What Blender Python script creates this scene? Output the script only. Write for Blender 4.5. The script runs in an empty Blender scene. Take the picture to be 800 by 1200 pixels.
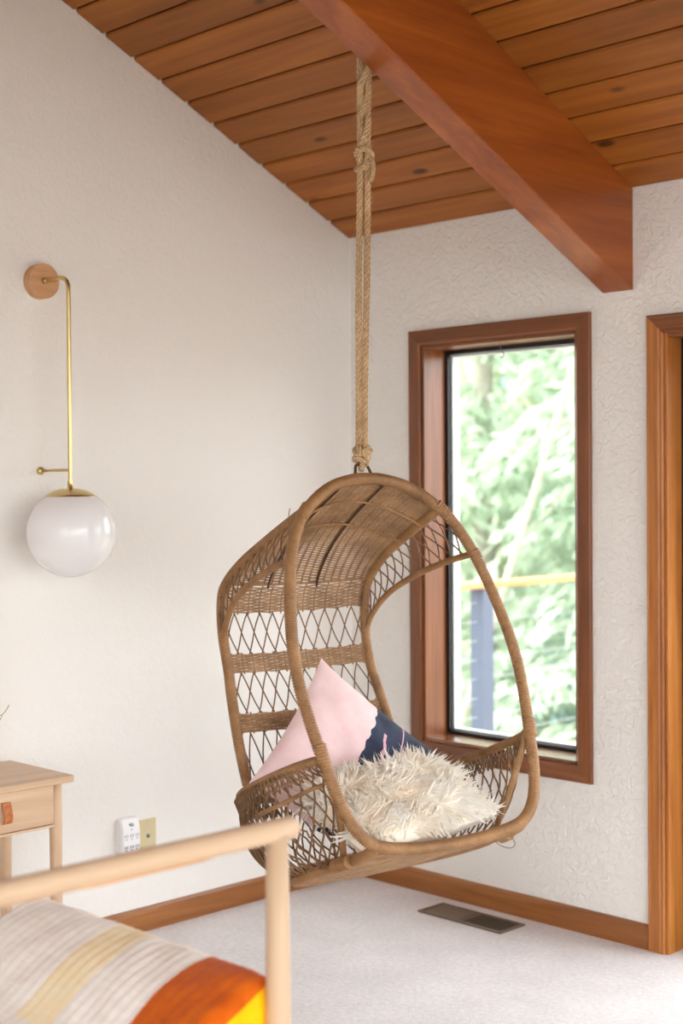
import bpy, math, random
import numpy as np
from mathutils import Matrix, Vector
random.seed(7); rng = np.random.default_rng(7)
scene = bpy.context.scene
COL = scene.collection
# ------------------------------------------------------------------ camera
CR = ((0.705162, 0.709012, -0.006983), (-0.006297, 0.016110, 0.999850), (-0.709018, 0.705013, -0.015825))
CP = (3.93309, -3.96497, 1.48916)
cd = bpy.data.cameras.new('camera'); cam = bpy.data.objects.new('camera', cd); COL.objects.link(cam)
cd.sensor_fit = 'HORIZONTAL'; cd.sensor_width = 24.0; cd.lens = 24.0 * 1694.3 / 800
cd.clip_start = 0.05; cd.clip_end = 200
cd.dof.use_dof = True; cd.dof.focus_distance = 3.95; cd.dof.aperture_fstop = 2.2
m = Matrix.Identity(4)
for i in range(3):
    m[i][0] = CR[0][i]; m[i][1] = CR[1][i]; m[i][2] = -CR[2][i]; m[i][3] = CP[i]
cam.matrix_world = m
scene.camera = cam
# ------------------------------------------------------------------ daylight
w = bpy.data.worlds.new('overcast_sky'); scene.world = w; w.use_nodes = True
bgn = w.node_tree.nodes['Background']; bgn.inputs[0].default_value = (0.955, 0.98, 1.0, 1); bgn.inputs[1].default_value = 4.0
sd = bpy.data.lights.new('sun', 'SUN'); sun = bpy.data.objects.new('sun', sd); COL.objects.link(sun)
sd.energy = 6.0; sd.color = (1.0, 0.95, 0.86); sd.angle = math.radians(2)
sun.rotation_euler = Vector((1.0, 0.10, -0.95)).to_track_quat('-Z', 'Y').to_euler()
vs = scene.view_settings
vs.view_transform = 'Standard'; vs.look = 'None'; vs.gamma = 1; vs.use_curve_mapping = False
vs.exposure = 0.64
cy = scene.cycles; cy.max_bounces = 20; cy.diffuse_bounces = 9; cy.transparent_max_bounces = 48      # light paths: white room, fleece, glass

# ------------------------------------------------------------------ helpers
def tag(o, label=None, cat=None, group=None, kind=None):
    if label: o['label'] = label
    if cat: o['category'] = cat
    if group: o['group'] = group
    if kind: o['kind'] = kind
    return o
def empty(name, loc=(0, 0, 0), rot=(0, 0, 0)):
    o = bpy.data.objects.new(name, None); COL.objects.link(o)
    o.location = loc; o.rotation_euler = rot; o.empty_display_size = 0.1
    return o
class MB:
    def __init__(s): s.v = []; s.f = []; s.n = 0
    def add(s, v, f):
        v = np.asarray(v, float).reshape(-1, 3); s.v.append(v)
        s.f.extend([tuple(i + s.n for i in q) for q in f]); s.n += len(v); return s
    def box(s, x0, x1, y0, y1, z0, z1):
        x0, x1 = min(x0, x1), max(x0, x1); y0, y1 = min(y0, y1), max(y0, y1); z0, z1 = min(z0, z1), max(z0, z1)
        return s.add([(x0, y0, z0), (x1, y0, z0), (x1, y1, z0), (x0, y1, z0), (x0, y0, z1), (x1, y0, z1), (x1, y1, z1), (x0, y1, z1)],
                     [(0, 3, 2, 1), (4, 5, 6, 7), (0, 1, 5, 4), (1, 2, 6, 5), (2, 3, 7, 6), (3, 0, 4, 7)])
    def grid(s, P, closed_u=False, closed_v=False):
        P = np.asarray(P, float); a, b = P.shape[:2]; f = []
        for i in range(a if closed_u else a - 1):
            for j in range(b if closed_v else b - 1):
                i2, j2 = (i + 1) % a, (j + 1) % b
                f.append((i * b + j, i2 * b + j, i2 * b + j2, i * b + j2))
        return s.add(P.reshape(-1, 3), f)
    def tube(s, pts, rad, sides=8, closed=False, cap=True):
        pts = np.asarray(pts, float); n = len(pts)
        rad = np.full(n, rad) if np.isscalar(rad) else np.asarray(rad, float)
        if closed: T = np.roll(pts, -1, 0) - np.roll(pts, 1, 0)
        else: T = np.gradient(pts, axis=0)
        T /= np.linalg.norm(T, axis=1, keepdims=True) + 1e-12
        ref = np.array([0, 0, 1.0]) if abs(T[0][2]) < 0.9 else np.array([1.0, 0, 0])
        N = np.zeros_like(pts); x = np.cross(ref, T[0]); x /= np.linalg.norm(x); N[0] = x
        for i in range(1, n):
            x = N[i - 1] - T[i] * (N[i - 1] @ T[i]); N[i] = x / (np.linalg.norm(x) + 1e-12)
        B = np.cross(T, N); a = np.linspace(0, 2 * math.pi, sides, endpoint=False)
        ring = N[:, None, :] * np.cos(a)[None, :, None] + B[:, None, :] * np.sin(a)[None, :, None]
        P = pts[:, None, :] + ring * rad[:, None, None]
        base = s.n
        s.grid(P, closed_u=closed, closed_v=True)
        if cap and not closed:
            s.f.append(tuple(base + i for i in range(sides)))
            s.f.append(tuple(base + (n - 1) * sides + i for i in reversed(range(sides))))
        return s
    def lathe(s, prof, sides=32, axis=2, at=(0, 0, 0)):
        a = np.linspace(0, 2 * math.pi, sides, endpoint=False); P = []
        for r_, h in prof:
            c = np.stack([r_ * np.cos(a), r_ * np.sin(a), np.full(sides, h)], 1)
            if axis == 0: c = c[:, [2, 0, 1]]
            elif axis == 1: c = c[:, [1, 2, 0]]
            P.append(c + np.array(at))
        return s.grid(np.array(P), closed_v=True)
    def build(s, name, mat, parent=None, smooth=True, bevel=0, loc=None):
        me = bpy.data.meshes.new(name)
        v = np.concatenate(s.v) if s.v else np.zeros((0, 3))
        me.from_pydata(v.tolist(), [], s.f); me.update()
        if smooth: me.shade_smooth()
        o = bpy.data.objects.new(name, me); COL.objects.link(o)
        me.materials.append(mat)
        if parent: o.parent = parent
        if loc is not None: o.location = loc
        if bevel:
            b = o.modifiers.new('bevel', 'BEVEL'); b.width = bevel; b.segments = 2; b.limit_method = 'ANGLE'
            b.harden_normals = False
        return o
def flat(*a, **k): k['smooth'] = False; return a, k
def spline(pts, n, closed=False):
    """Catmull-Rom through pts, resampled at n equal arc-length steps."""
    P = np.asarray(pts, float); k = len(P); out = []
    idx = range(k if closed else k - 1)
    for i in idx:
        if closed: p0, p1, p2, p3 = P[(i - 1) % k], P[i], P[(i + 1) % k], P[(i + 2) % k]
        else:
            p1, p2 = P[i], P[i + 1]
            p0 = P[i - 1] if i > 0 else 2 * p1 - p2
            p3 = P[i + 2] if i + 2 < k else 2 * p2 - p1
        t = np.linspace(0, 1, 24, endpoint=False)[:, None]
        out.append(0.5 * ((2 * p1) + (-p0 + p2) * t + (2 * p0 - 5 * p1 + 4 * p2 - p3) * t ** 2 + (-p0 + 3 * p1 - 3 * p2 + p3) * t ** 3))
    out = np.concatenate(out + [P[:1] if closed else P[-1:]])
    d = np.concatenate([[0], np.cumsum(np.linalg.norm(np.diff(out, axis=0), axis=1))])
    q = np.linspace(0, d[-1], n, endpoint=not closed)
    return np.stack([np.interp(q, d, out[:, c]) for c in range(out.shape[1])], 1)
def plen(P): return float(np.linalg.norm(np.diff(P, axis=0), axis=1).sum())

# ------------------------------------------------------------------ materials
def lin(r, g, b):
    f = lambda c: ((c / 255 + 0.055) / 1.055) ** 2.4 if c / 255 > 0.04045 else c / 255 / 12.92
    return (f(r), f(g), f(b), 1)
class Mat:
    def __init__(s, name, rough=0.5, spec=0.5, metal=0.0):
        s.m = bpy.data.materials.new(name); s.m.use_nodes = True; s.t = s.m.node_tree
        s.b = s.t.nodes['Principled BSDF']; s.b.inputs['Roughness'].default_value = rough
        s.b.inputs['Specular IOR Level'].default_value = spec; s.b.inputs['Metallic'].default_value = metal
    def n(s, typ, ins=None, **k):
        nd = s.t.nodes.new(typ)
        for a, v in k.items(): setattr(nd, a, v)
        for a, v in (ins or {}).items():
            if hasattr(v, 'is_output'): s.t.links.new(v, nd.inputs[a])
            else: nd.inputs[a].default_value = v
        return nd
    def coord(s, scale=(1, 1, 1), rnd=0.0, which='Object'):
        c = s.n('ShaderNodeTexCoord').outputs[which]
        if rnd:
            oi = s.n('ShaderNodeObjectInfo'); mu = s.n('ShaderNodeMath', {0: oi.outputs['Random'], 1: rnd}, operation='MULTIPLY')
            c = s.n('ShaderNodeVectorMath', {0: c, 1: mu.outputs[0]}, operation='ADD').outputs[0]
        return s.n('ShaderNodeMapping', {'Vector': c, 'Scale': scale}).outputs[0]
    def noise(s, vec, scale, detail=4, rough=0.5, dist=0.0):
        return s.n('ShaderNodeTexNoise', {'Vector': vec, 'Scale': scale, 'Detail': detail, 'Roughness': rough, 'Distortion': dist})
    def ramp(s, fac, stops):
        r = s.n('ShaderNodeValToRGB', {'Fac': fac}); e = r.color_ramp.elements
        while len(e) < len(stops): e.new(0.5)
        for el, (p, c) in zip(e, stops): el.position = p; el.color = c
        return r.outputs['Color']
    def mix(s, fac, a, b, blend='MIX'):
        nd = s.n('ShaderNodeMix', data_type='RGBA', blend_type=blend)
        for i, v in ((0, fac), (6, a), (7, b)):
            if hasattr(v, 'is_output'): s.t.links.new(v, nd.inputs[i])
            else: nd.inputs[i].default_value = v
        return nd.outputs[2]
    def math(s, op, a, b=0.0, c=None):
        ins = {0: a, 1: b}
        if c is not None: ins[2] = c
        return s.n('ShaderNodeMath', ins, operation=op).outputs[0]
    def color(s, v):
        if hasattr(v, 'is_output'): s.t.links.new(v, s.b.inputs['Base Color'])
        else: s.b.inputs['Base Color'].default_value = v
        return s
    def bump(s, h, strength=0.5, dist=0.002):
        nd = s.n('ShaderNodeBump', {'Height': h, 'Strength': strength, 'Distance': dist}); s.t.links.new(nd.outputs[0], s.b.inputs['Normal']); return s
def plain(name, col, rough=0.5, spec=0.5, metal=0.0):
    return Mat(name, rough, spec, metal).color(col).m
def wood(name, c0, c1, c2, axis=0, rough=0.4, rnd=3.7, knots=False, coat=0.0, fine=1.0, vary=0.0):
    M_ = Mat(name, rough, 0.4); sc = [9.0, 9.0, 9.0]; sc[axis] = 0.7
    v = M_.coord(tuple(x * fine for x in sc), rnd)
    n1 = M_.noise(v, 1.6, 5, 0.6, 0.6); n2 = M_.noise(M_.coord(tuple((60 if i != axis else 2.0) * fine for i in range(3)), rnd), 1.0, 3, 0.6)
    f = M_.math('ADD', M_.math('MULTIPLY', n1.outputs[0], 0.75), M_.math('MULTIPLY', n2.outputs[0], 0.25))
    col = M_.ramp(f, [(0.32, c0), (0.5, c1), (0.68, c2)])
    if knots:
        ks = [1.0] * 3; ks[axis] = 0.42
        vo = M_.n('ShaderNodeTexVoronoi', {'Vector': M_.coord(tuple(ks), rnd), 'Scale': 6.0})
        col = M_.mix(M_.ramp(vo.outputs['Distance'], [(0.055, (1, 1, 1, 1)), (0.11, (0, 0, 0, 1))]), col, tuple(x * 0.35 for x in c0[:3]) + (1,))
    if vary:
        oi = M_.n('ShaderNodeObjectInfo'); g = M_.math('MULTIPLY_ADD', oi.outputs['Random'], vary, 1 - vary / 2)
        hs = M_.n('ShaderNodeHueSaturation', {'Color': col, 'Value': g}); col = hs.outputs[0]
    M_.color(col); M_.bump(n2.outputs[0], 0.15, 0.001)
    if coat: M_.b.inputs['Coat Weight'].default_value = coat; M_.b.inputs['Coat Roughness'].default_value = 0.25
    return M_.m
def stucco(name, col, bs=.3):
    M_ = Mat(name, 0.75, 0.25); v = M_.coord()
    n1 = M_.noise(v, 34, 4, 0.55, 1.4); n2 = M_.noise(v, 9, 3, 0.5, 0.8); n3 = M_.noise(v, 120, 2, 0.5)
    r1 = M_.ramp(n1.outputs[0], [(0.40, (0, 0, 0, 1)), (0.56, (1, 1, 1, 1))])
    h = M_.math('ADD', M_.math('MULTIPLY', r1, 0.6), M_.math('ADD', M_.math('MULTIPLY', n2.outputs[0], 0.8), M_.math('MULTIPLY', n3.outputs[0], 0.12)))
    M_.color(col); M_.bump(h, bs, 0.006); return M_.m
def carpet():
    M_ = Mat('cream_carpet', 0.95, 0.1); v = M_.coord()
    n1 = M_.noise(v, 260, 3, 0.7); n2 = M_.noise(v, 60, 4, 0.6); n3 = M_.noise(v, 5, 3, 0.5)
    f = M_.math('ADD', M_.math('MULTIPLY', n1.outputs[0], 0.45), M_.math('ADD', M_.math('MULTIPLY', n2.outputs[0], 0.35), M_.math('MULTIPLY', n3.outputs[0], 0.2)))
    M_.color(M_.ramp(f, [(0.33, lin(200, 194, 194)), (0.62, lin(238, 234, 235))])); M_.bump(f, 0.8, 0.006)
    M_.b.inputs['Sheen Weight'].default_value = 0.15
    return M_.m
def rattan(name, c0, c1, rough=0.42, ring=0):
    M_ = Mat(name, rough, 0.4); v = M_.coord()
    n1 = M_.noise(v, 14, 4, 0.6); n2 = M_.noise(v, 160, 2, 0.5)
    f = M_.math('ADD', M_.math('MULTIPLY', n1.outputs[0], 0.75), M_.math('MULTIPLY', n2.outputs[0], 0.25))
    M_.color(M_.ramp(f, [(0.30, c0), (0.70, c1)])); M_.bump(n2.outputs[0], 0.1, 0.001); return M_.m
WALLC = lin(234, 232, 227)
M = dict(
    wall=stucco('white_textured_plaster', WALLC, .55), walll=stucco('white_plaster_smoother', WALLC, .24), carpet=carpet(),
    plank=wood('cedar_planks', lin(126, 70, 19), lin(152, 88, 27), lin(170, 105, 38), 0, 0.5, 5.3, True, 0.05, 0.8, 0.30),
    deckdark=plain('dark_roof_deck', lin(52, 28, 12), 0.8),
    beam=wood('stained_beam', lin(122, 58, 14), lin(150, 76, 22), lin(172, 95, 32), 1, 0.42, 0.0, False, 0.25, 0.8),
    trim=wood('fir_trim', lin(98, 54, 25), lin(124, 71, 35), lin(144, 87, 47), 2, 0.35, 2.1, False, 0.3, 1.3),
    trimx=wood('fir_trim_level', lin(98, 54, 25), lin(124, 71, 35), lin(144, 87, 47), 0, 0.35, 2.1, False, 0.3, 1.3),
    sillw=wood('varnished_sill', lin(98, 54, 25), lin(124, 71, 35), lin(144, 87, 47), 0, 0.25, 2.1, False, 1.0, 1.3),
    doortrim_lit=wood('door_trim_lit', lin(140, 80, 28), lin(170, 104, 42), lin(190, 124, 62), 2, 0.35, 2.1, False, 0.3, 1.3),  # lighter, more orange trim: the daylight on the door casing is in the colour
    basex=wood('baseboard_wood', lin(118, 70, 30), lin(148, 92, 44), lin(168, 110, 58), 0, 0.35, 1.0, False, 0.3, 1.3),
    basey=wood('baseboard_wood_left', lin(118, 70, 30), lin(148, 92, 44), lin(168, 110, 58), 1, 0.35, 1.0, False, 0.3, 1.3),
    beech=wood('pale_beech', lin(202, 170, 140), lin(214, 184, 152), lin(224, 197, 166), 1, 0.45, 4.0, False, 0, 1.2),
    beechz=wood('pale_beech_upright', lin(202, 170, 140), lin(214, 184, 152), lin(224, 197, 166), 2, 0.45, 4.0, False, 0, 1.2),
    birch=wood('birch_rail', lin(188, 158, 128), lin(200, 172, 142), lin(212, 186, 158), 1, 0.5, 2.0, False, 0, 0.8),
    birchz=wood('birch_post', lin(188, 158, 128), lin(200, 172, 142), lin(212, 186, 158), 2, 0.5, 2.0, False, 0, 0.8),
    disc=wood('oak_disc', lin(184, 138, 98), lin(200, 154, 112), lin(212, 168, 126), 1, 0.5, 1.0, False, 0, 1.6),
    black=plain('black_rubber', lin(14, 14, 16), 0.4), alu=plain('light_grey_frame', lin(206, 212, 216), 0.45),
    brass=plain('brushed_brass', lin(214, 192, 134), 0.3, 0.5, 1.0),
    rattan=rattan('wrapped_rattan', lin(120, 85, 51), lin(174, 131, 87)),
    cane=rattan('cane_strands', lin(96, 70, 46), lin(142, 108, 75), 0.5),
    weave=rattan('woven_cane', lin(128, 94, 62), lin(186, 148, 108), 0.5),
    darkcane=rattan('dark_cane_rib', lin(66, 42, 24), lin(92, 62, 38), 0.5),
    rope=None, steel=plain('galvanised_steel', lin(140, 132, 120), 0.4, 0.5, 1.0),
    vent=plain('brown_enamel', lin(112, 94, 76), 0.5), ventshade=plain('duct_shade_black', lin(22, 18, 15), 0.8),
    whiteplastic=plain('white_plastic', lin(238, 238, 240), 0.3), slot=plain('socket_slot', lin(120, 120, 126), 0.6),
    almond=plain('almond_plastic', lin(206, 192, 152), 0.35), mark=plain('grey_print', lin(160, 162, 170), 0.6),
    leather=None, post=plain('slate_post', lin(82, 92, 112), 0.6), cable=plain('steel_cable', lin(190, 196, 200), 0.35, 0.5, 0.6),
    cedarcap=wood('cedar_cap', lin(176, 122, 74), lin(200, 144, 92), lin(216, 164, 112), 1, 0.5, 1.0),
    deck=wood('weathered_deck', lin(132, 116, 98), lin(156, 138, 116), lin(172, 154, 132), 1, 0.7, 3.0),
)
def mk_rope():
    M_ = Mat('manila_rope', 0.85, 0.2); n1 = M_.noise(M_.coord((90, 90, 22)), 3, 4, 0.7); n2 = M_.noise(M_.coord(), 12, 2)
    f = M_.math('ADD', M_.math('MULTIPLY', n1.outputs[0], 0.7), M_.math('MULTIPLY', n2.outputs[0], 0.3))
    M_.color(M_.ramp(f, [(0.33, lin(142, 112, 78)), (0.62, lin(216, 186, 146))])); M_.bump(n1.outputs[0], 0.4, 0.002); return M_.m
M['rope'] = mk_rope()
def mk_leather():
    M_ = Mat('tan_leather', 0.5, 0.4); n1 = M_.noise(M_.coord(), 90, 3); M_.color(M_.ramp(n1.outputs[0], [(0.3, lin(178, 102, 58)), (0.7, lin(206, 130, 80))])); M_.bump(n1.outputs[0], 0.2, 0.001); return M_.m
M['leather'] = mk_leather()
def mk_globe():
    M_ = Mat('opal_glass', 0.03, 0.5); M_.color((0.86, 0.86, 0.87, 1)); M_.b.inputs['Subsurface Weight'].default_value = 0.4
    M_.b.inputs['Subsurface Radius'].default_value = (0.05, 0.05, 0.05); return M_.m
M['globe'] = mk_globe()
def mk_glass():
    M_ = Mat('window_glass', 0.0, 0.5)
    t = M_.t; tr = M_.n('ShaderNodeBsdfTransparent'); tr.inputs[0].default_value = (0.97, 0.985, 0.98, 1)
    gl = M_.n('ShaderNodeBsdfGlossy', {'Roughness': 0.0}); fr = M_.n('ShaderNodeFresnel', {'IOR': 1.5})
    gm_ = M_.n('ShaderNodeNewGeometry'); fk = M_.math('MULTIPLY', fr.outputs[0], M_.math('SUBTRACT', 1.0, gm_.outputs['Backfacing']))      # the inner face of the sheet lets light straight out
    mx = M_.n('ShaderNodeMixShader', {0: fk, 1: tr.outputs[0], 2: gl.outputs[0]})
    t.links.new(mx.outputs[0], t.nodes['Material Output'].inputs[0]); return M_.m
M['glass'] = mk_glass()

# ------------------------------------------------------------------ room shell
H, S = 2.45, 0.4702
XR, YB = 5.4, -5.6
WX0, WX1, WZ0, WZ1 = 0.372, 1.069, 0.560, 2.012      # clear opening of the window
DX0, DX1, DZ1 = 1.405, 3.30, 1.975                    # clear opening of the door
TH = 0.17
tag(MB().box(0, XR, YB, 0, -0.12, 0).build('floor', M['carpet'], smooth=False), kind='structure')
b = MB()
xs = [-0.17, WX0, WX1, DX0, DX1, XR]
for i in range(5):
    x0, x1 = xs[i], xs[i + 1]
    if i == 1: b.box(x0, x1, 0, TH, -0.12, WZ0); b.box(x0, x1, 0, TH, WZ1, H + 0.1)
    elif i == 3: b.box(x0, x1, 0, TH, DZ1, H + 0.1); b.box(x0, x1, 0, TH, -0.12, 0.0)
    else: b.box(x0, x1, 0, TH, -0.12, H + 0.1)
tag(b.build('wall_back', M['wall'], smooth=False), kind='structure')
b = MB(); y0, y1 = 0.0, YB
b.add([(0, y0, -.12), (0, y1, -.12), (0, y1, H - S * y1 + .1), (0, y0, H + .1), (-.17, y0, -.12), (-.17, y1, -.12), (-.17, y1, H - S * y1 + .1), (-.17, y0, H + .1)],
      [(0, 1, 2, 3), (7, 6, 5, 4), (0, 4, 5, 1), (1, 5, 6, 2), (2, 6, 7, 3), (3, 7, 4, 0)])
tag(b.build('wall_left', M['walll'], smooth=False), kind='structure')
zr = H - S * YB + .1
b = MB(); b.box(-.17, 2.6, YB - .17, YB, -.12, zr).box(XR - .8, XR, YB - .17, YB, -.12, zr).box(2.6, XR - .8, YB - .17, YB, 2.4, zr).box(2.6, XR - .8, YB - .17, YB, -.12, .25)  # unseen wall, added with an opening sized to steer the daylight
tag(b.build('wall_rear', M['walll'], smooth=False), kind='structure')
b = MB()
def wedge(ya, yb, z0):
    b.add([(XR, ya, z0), (XR, yb, z0), (XR, yb, H - S * yb + .1), (XR, ya, H - S * ya + .1), (XR + .17, ya, z0), (XR + .17, yb, z0), (XR + .17, yb, H - S * yb + .1), (XR + .17, ya, H - S * ya + .1)],
          [(3, 2, 1, 0), (4, 5, 6, 7), (1, 5, 4, 0), (2, 6, 5, 1), (3, 7, 6, 2), (0, 4, 7, 3)])
wedge(.17, -.6, -.12); wedge(-.6, -4.6, 2.4); wedge(-4.6, YB - .17, -.12)  # unseen wall, added solid above its opening so daylight enters low
tag(b.build('wall_right', M['walll'], smooth=False), kind='structure')
# ceiling: dark deck above, planks one by one, the beam
b = MB(); o1, o2 = 0.045, 0.16
b.add([(-.4, .30, H - S * .30 + o1), (XR, .30, H - S * .30 + o1), (XR, YB, H - S * YB + o1), (-.4, YB, H - S * YB + o1),
       (-.4, .30, H - S * .30 + o2), (XR, .30, H - S * .30 + o2), (XR, YB, H - S * YB + o2), (-.4, YB, H - S * YB + o2)],
      [(0, 1, 2, 3), (7, 6, 5, 4), (0, 4, 5, 1), (1, 5, 6, 2), (2, 6, 7, 3), (3, 7, 4, 0)])
ceiling = tag(b.build('ceiling', M['deckdark'], smooth=False), kind='structure')
ang = math.atan(S); PW = 0.1143 / math.cos(ang)
def plank_mesh():
    g, t, bv = 0.0035, 0.022, 0.006; w2 = PW / 2 - g
    prof = [(-w2, bv), (-w2 + bv, 0), (w2 - bv, 0), (w2, bv), (w2, t), (-w2, t)]
    n = len(prof); L = XR / 2
    v = [(-L, y, z) for y, z in prof] + [(L, y, z) for y, z in prof]
    f = [tuple(range(n))[::-1], tuple(range(n, 2 * n))] + [(i, (i + 1) % n, n + (i + 1) % n, n + i) for i in range(n)]
    return MB().add(v, f)
pl = None
for k in range(48):
    yc = 0.002 - 0.1143 * (k + 0.5)
    if pl is None: o = pl = plank_mesh().build('plank', M['plank'], ceiling, smooth=False)
    else: o = pl.copy(); COL.objects.link(o)
    o.location = (XR / 2 + 0.003, yc, H - S * yc); o.rotation_euler = (-ang, 0, 0)
BX0, BX1, BH = 1.169, 1.287, 0.326
b = MB(); y1 = -5.5
b.add([(BX0, 0, H - BH), (BX1, 0, H - BH), (BX1, y1, H - BH - S * y1), (BX0, y1, H - BH - S * y1),
       (BX0, 0, H + .002), (BX1, 0, H + .002), (BX1, y1, H + .002 - S * y1), (BX0, y1, H + .002 - S * y1)],
      [(0, 3, 2, 1), (4, 5, 6, 7), (0, 1, 5, 4), (1, 2, 6, 5), (2, 3, 7, 6), (3, 0, 4, 7)])
beam = b.build('beam', M['beam'], ceiling, smooth=False, bevel=0.004); beam['label'] = 'reddish stained timber beam'
# baseboards with an eased top edge
def board_profile(prof, p0, p1, horiz):
    """prof: (out, z) from the wall; runs from p0 to p1 along X (horiz) or Y."""
    n = len(prof)
    if horiz: v = [(p0, -a, z) for a, z in prof] + [(p1, -a, z) for a, z in prof]
    else: v = [(a, p0, z) for a, z in prof] + [(a, p1, z) for a, z in prof]
    return MB().add(v, [tuple(range(n)), tuple(range(n, 2 * n))[::-1]] + [(i, n + i, n + (i + 1) % n, (i + 1) % n) for i in range(n)])
BP = [(0, 0), (.014, 0), (.014, .062), (.0125, .072), (.008, .079), (0, .0805)]
tag(board_profile(BP, 0.0, 1.343, True).build('baseboard_back', M['basex'], smooth=False), kind='structure')
tag(board_profile(BP, -0.0145, YB + .02, False).build('baseboard_left', M['basey'], smooth=False), kind='structure')

# ------------------------------------------------------------------ window
def casing_piece(name, quad_out_in, mat, parent, prof, T0=0.0):
    """mitred casing: quad_out_in = (outer start, outer end, inner start, inner end) in (x, z); prof: (fraction from outer, thickness)."""
    os_, oe, is_, ie = [np.array(q, float) for q in quad_out_in]
    rows = []
    for fr, th in prof:
        a, c = os_ + (is_ - os_) * fr, oe + (ie - oe) * fr
        rows.append([(a[0], -th, a[1]), (c[0], -th, c[1])])
    n = len(rows); v = [p for r_ in rows for p in r_]
    f = [(2 * i, 2 * i + 1, 2 * i + 3, 2 * i + 2) for i in range(n - 1)] + [(2 * n - 2, 2 * n - 1, 1, 0)]
    f += [tuple(2 * i for i in range(n)), tuple(2 * i + 1 for i in reversed(range(n)))]
    return MB().add(v, f).build(name, mat, parent, smooth=False)
win = tag(empty('window_1', ((WX0 + WX1) / 2, 0, WZ0)), kind='structure')
def wpart(mb, name, mat, parent=None, **k):
    o = mb.build(name, mat, None, **k); par = parent or win
    o.parent = par; o.matrix_parent_inverse = Matrix.Translation(-Vector(win.location)) if par is win else Matrix.Identity(4)
    return o
CPF = [(0, 0), (0, .013), (.06, .015), (.82, .019), (.93, .0175), (1, .014), (1, 0)]
ox0, ox1, oz0, oz1 = 0.314, 1.1235, 0.503, 2.069
inx0, inx1, inz0, inz1 = WX0, WX1, WZ0, WZ1
for q, mt in ((((ox0, oz0), (ox0, oz1), (inx0, inz0), (inx0, inz1)), 'trim'), (((ox1, oz1), (ox1, oz0), (inx1, inz1), (inx1, inz0)), 'trim'),
              (((ox0, oz1), (ox1, oz1), (inx0, inz1), (inx1, inz1)), 'trimx'), (((ox1, oz0), (ox0, oz0), (inx1, inz0), (inx0, inz0)), 'trimx')):
    o = casing_piece('casing', q, M[mt], None, CPF); o.parent = win; o.matrix_parent_inverse = Matrix.Translation(-Vector(win.location))
JD = 0.112
wpart(MB().box(WX0, WX0 + .012, -.006, JD, WZ0, WZ1), 'jamb', M['trim'], smooth=False, bevel=.002)
wpart(MB().box(WX1 - .012, WX1, -.006, JD, WZ0, WZ1), 'jamb', M['trim'], smooth=False, bevel=.002)
wpart(MB().box(WX0 + .012, WX1 - .012, -.006, JD, WZ1 - .012, WZ1), 'head_jamb', M['trimx'], smooth=False, bevel=.002)
wpart(MB().box(WX0 + .012, WX1 - .012, -.008, JD, WZ0, WZ0 + .014), 'sill', M['sillw'], smooth=False, bevel=.003)
def ring(x0, x1, z0, z1, wd, ya, yb):
    return MB().box(x0, x0 + wd, ya, yb, z0, z1).box(x1 - wd, x1, ya, yb, z0, z1).box(x0 + wd, x1 - wd, ya, yb, z1 - wd, z1).box(x0 + wd, x1 - wd, ya, yb, z0, z0 + wd)
wpart(ring(WX0, WX1, WZ0, WZ1, .026, JD, .126), 'gasket', M['black'], smooth=False)
wpart(ring(WX0, WX1, WZ0, WZ1, .034, .130, .168), 'outer_frame', M['alu'], smooth=False)
wpart(MB().box(WX0 + .02, WX1 - .02, .1265, .1295, WZ0 + .02, WZ1 - .02), 'pane', M['glass'], smooth=False)
hk = spline([(0.72, .02, 2.0), (0.722, .02, 1.985), (0.735, .015, 1.968), (0.745, .012, 1.957), (0.738, .01, 1.945), (0.728, .01, 1.950)], 24)
wpart(MB().tube(hk, .0018, 6), 'cord_hook', M['steel'])

# ------------------------------------------------------------------ door
door = tag(empty('door_1', ((DX0 + DX1) / 2, 0, 0)), kind='structure')
def dpart(mb, name, mat, **k):
    o = mb.build(name, mat, None, **k); o.parent = door; o.matrix_parent_inverse = Matrix.Translation(-Vector(door.location)); return o
DPF = [(0, 0), (0, .014), (.08, .0185), (.18, .0165), (.55, .016), (.70, .0175), (.78, .014), (.92, .0165), (1, .013), (1, 0)]
dox0, dox1, doz1 = 1.3435, 3.362, 2.035
for q, mt in ((((dox0, 0), (dox0, doz1), (DX0, 0), (DX0, DZ1)), 'doortrim_lit'), (((dox1, doz1), (dox1, 0), (DX1, DZ1), (DX1, 0)), 'doortrim_lit'), (((dox0, doz1), (dox1, doz1), (DX0, DZ1), (DX1, DZ1)), 'trimx')):
    o = casing_piece('casing', q, M[mt], None, DPF); o.parent = door; o.matrix_parent_inverse = Matrix.Translation(-Vector(door.location))
dpart(MB().box(DX0, DX0 + .012, -.008, .075, 0, DZ1), 'jamb', M['doortrim_lit'], smooth=False, bevel=.002)
dpart(MB().box(DX1 - .012, DX1, -.008, .075, 0, DZ1), 'jamb', M['doortrim_lit'], smooth=False, bevel=.002)
dpart(MB().box(DX0 + .012, DX1 - .012, -.008, .075, DZ1 - .012, DZ1), 'head_jamb', M['trimx'], smooth=False, bevel=.002)
dpart(ring(DX0, DX1, 0.0, DZ1, .035, .075, .15), 'door_frame', M['black'], smooth=False, bevel=.002)
for a, c, ya in ((DX0 + .035, 2.40, .085), (2.32, DX1 - .035, .115)):
    dpart(ring(a, c, .035, DZ1 - .035, .06, ya, ya + .03), 'sliding_sash', M['black'], smooth=False, bevel=.002)
    dpart(MB().box(a + .05, c - .05, ya + .013, ya + .017, .085, DZ1 - .085), 'pane', M['glass'], smooth=False)

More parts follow.
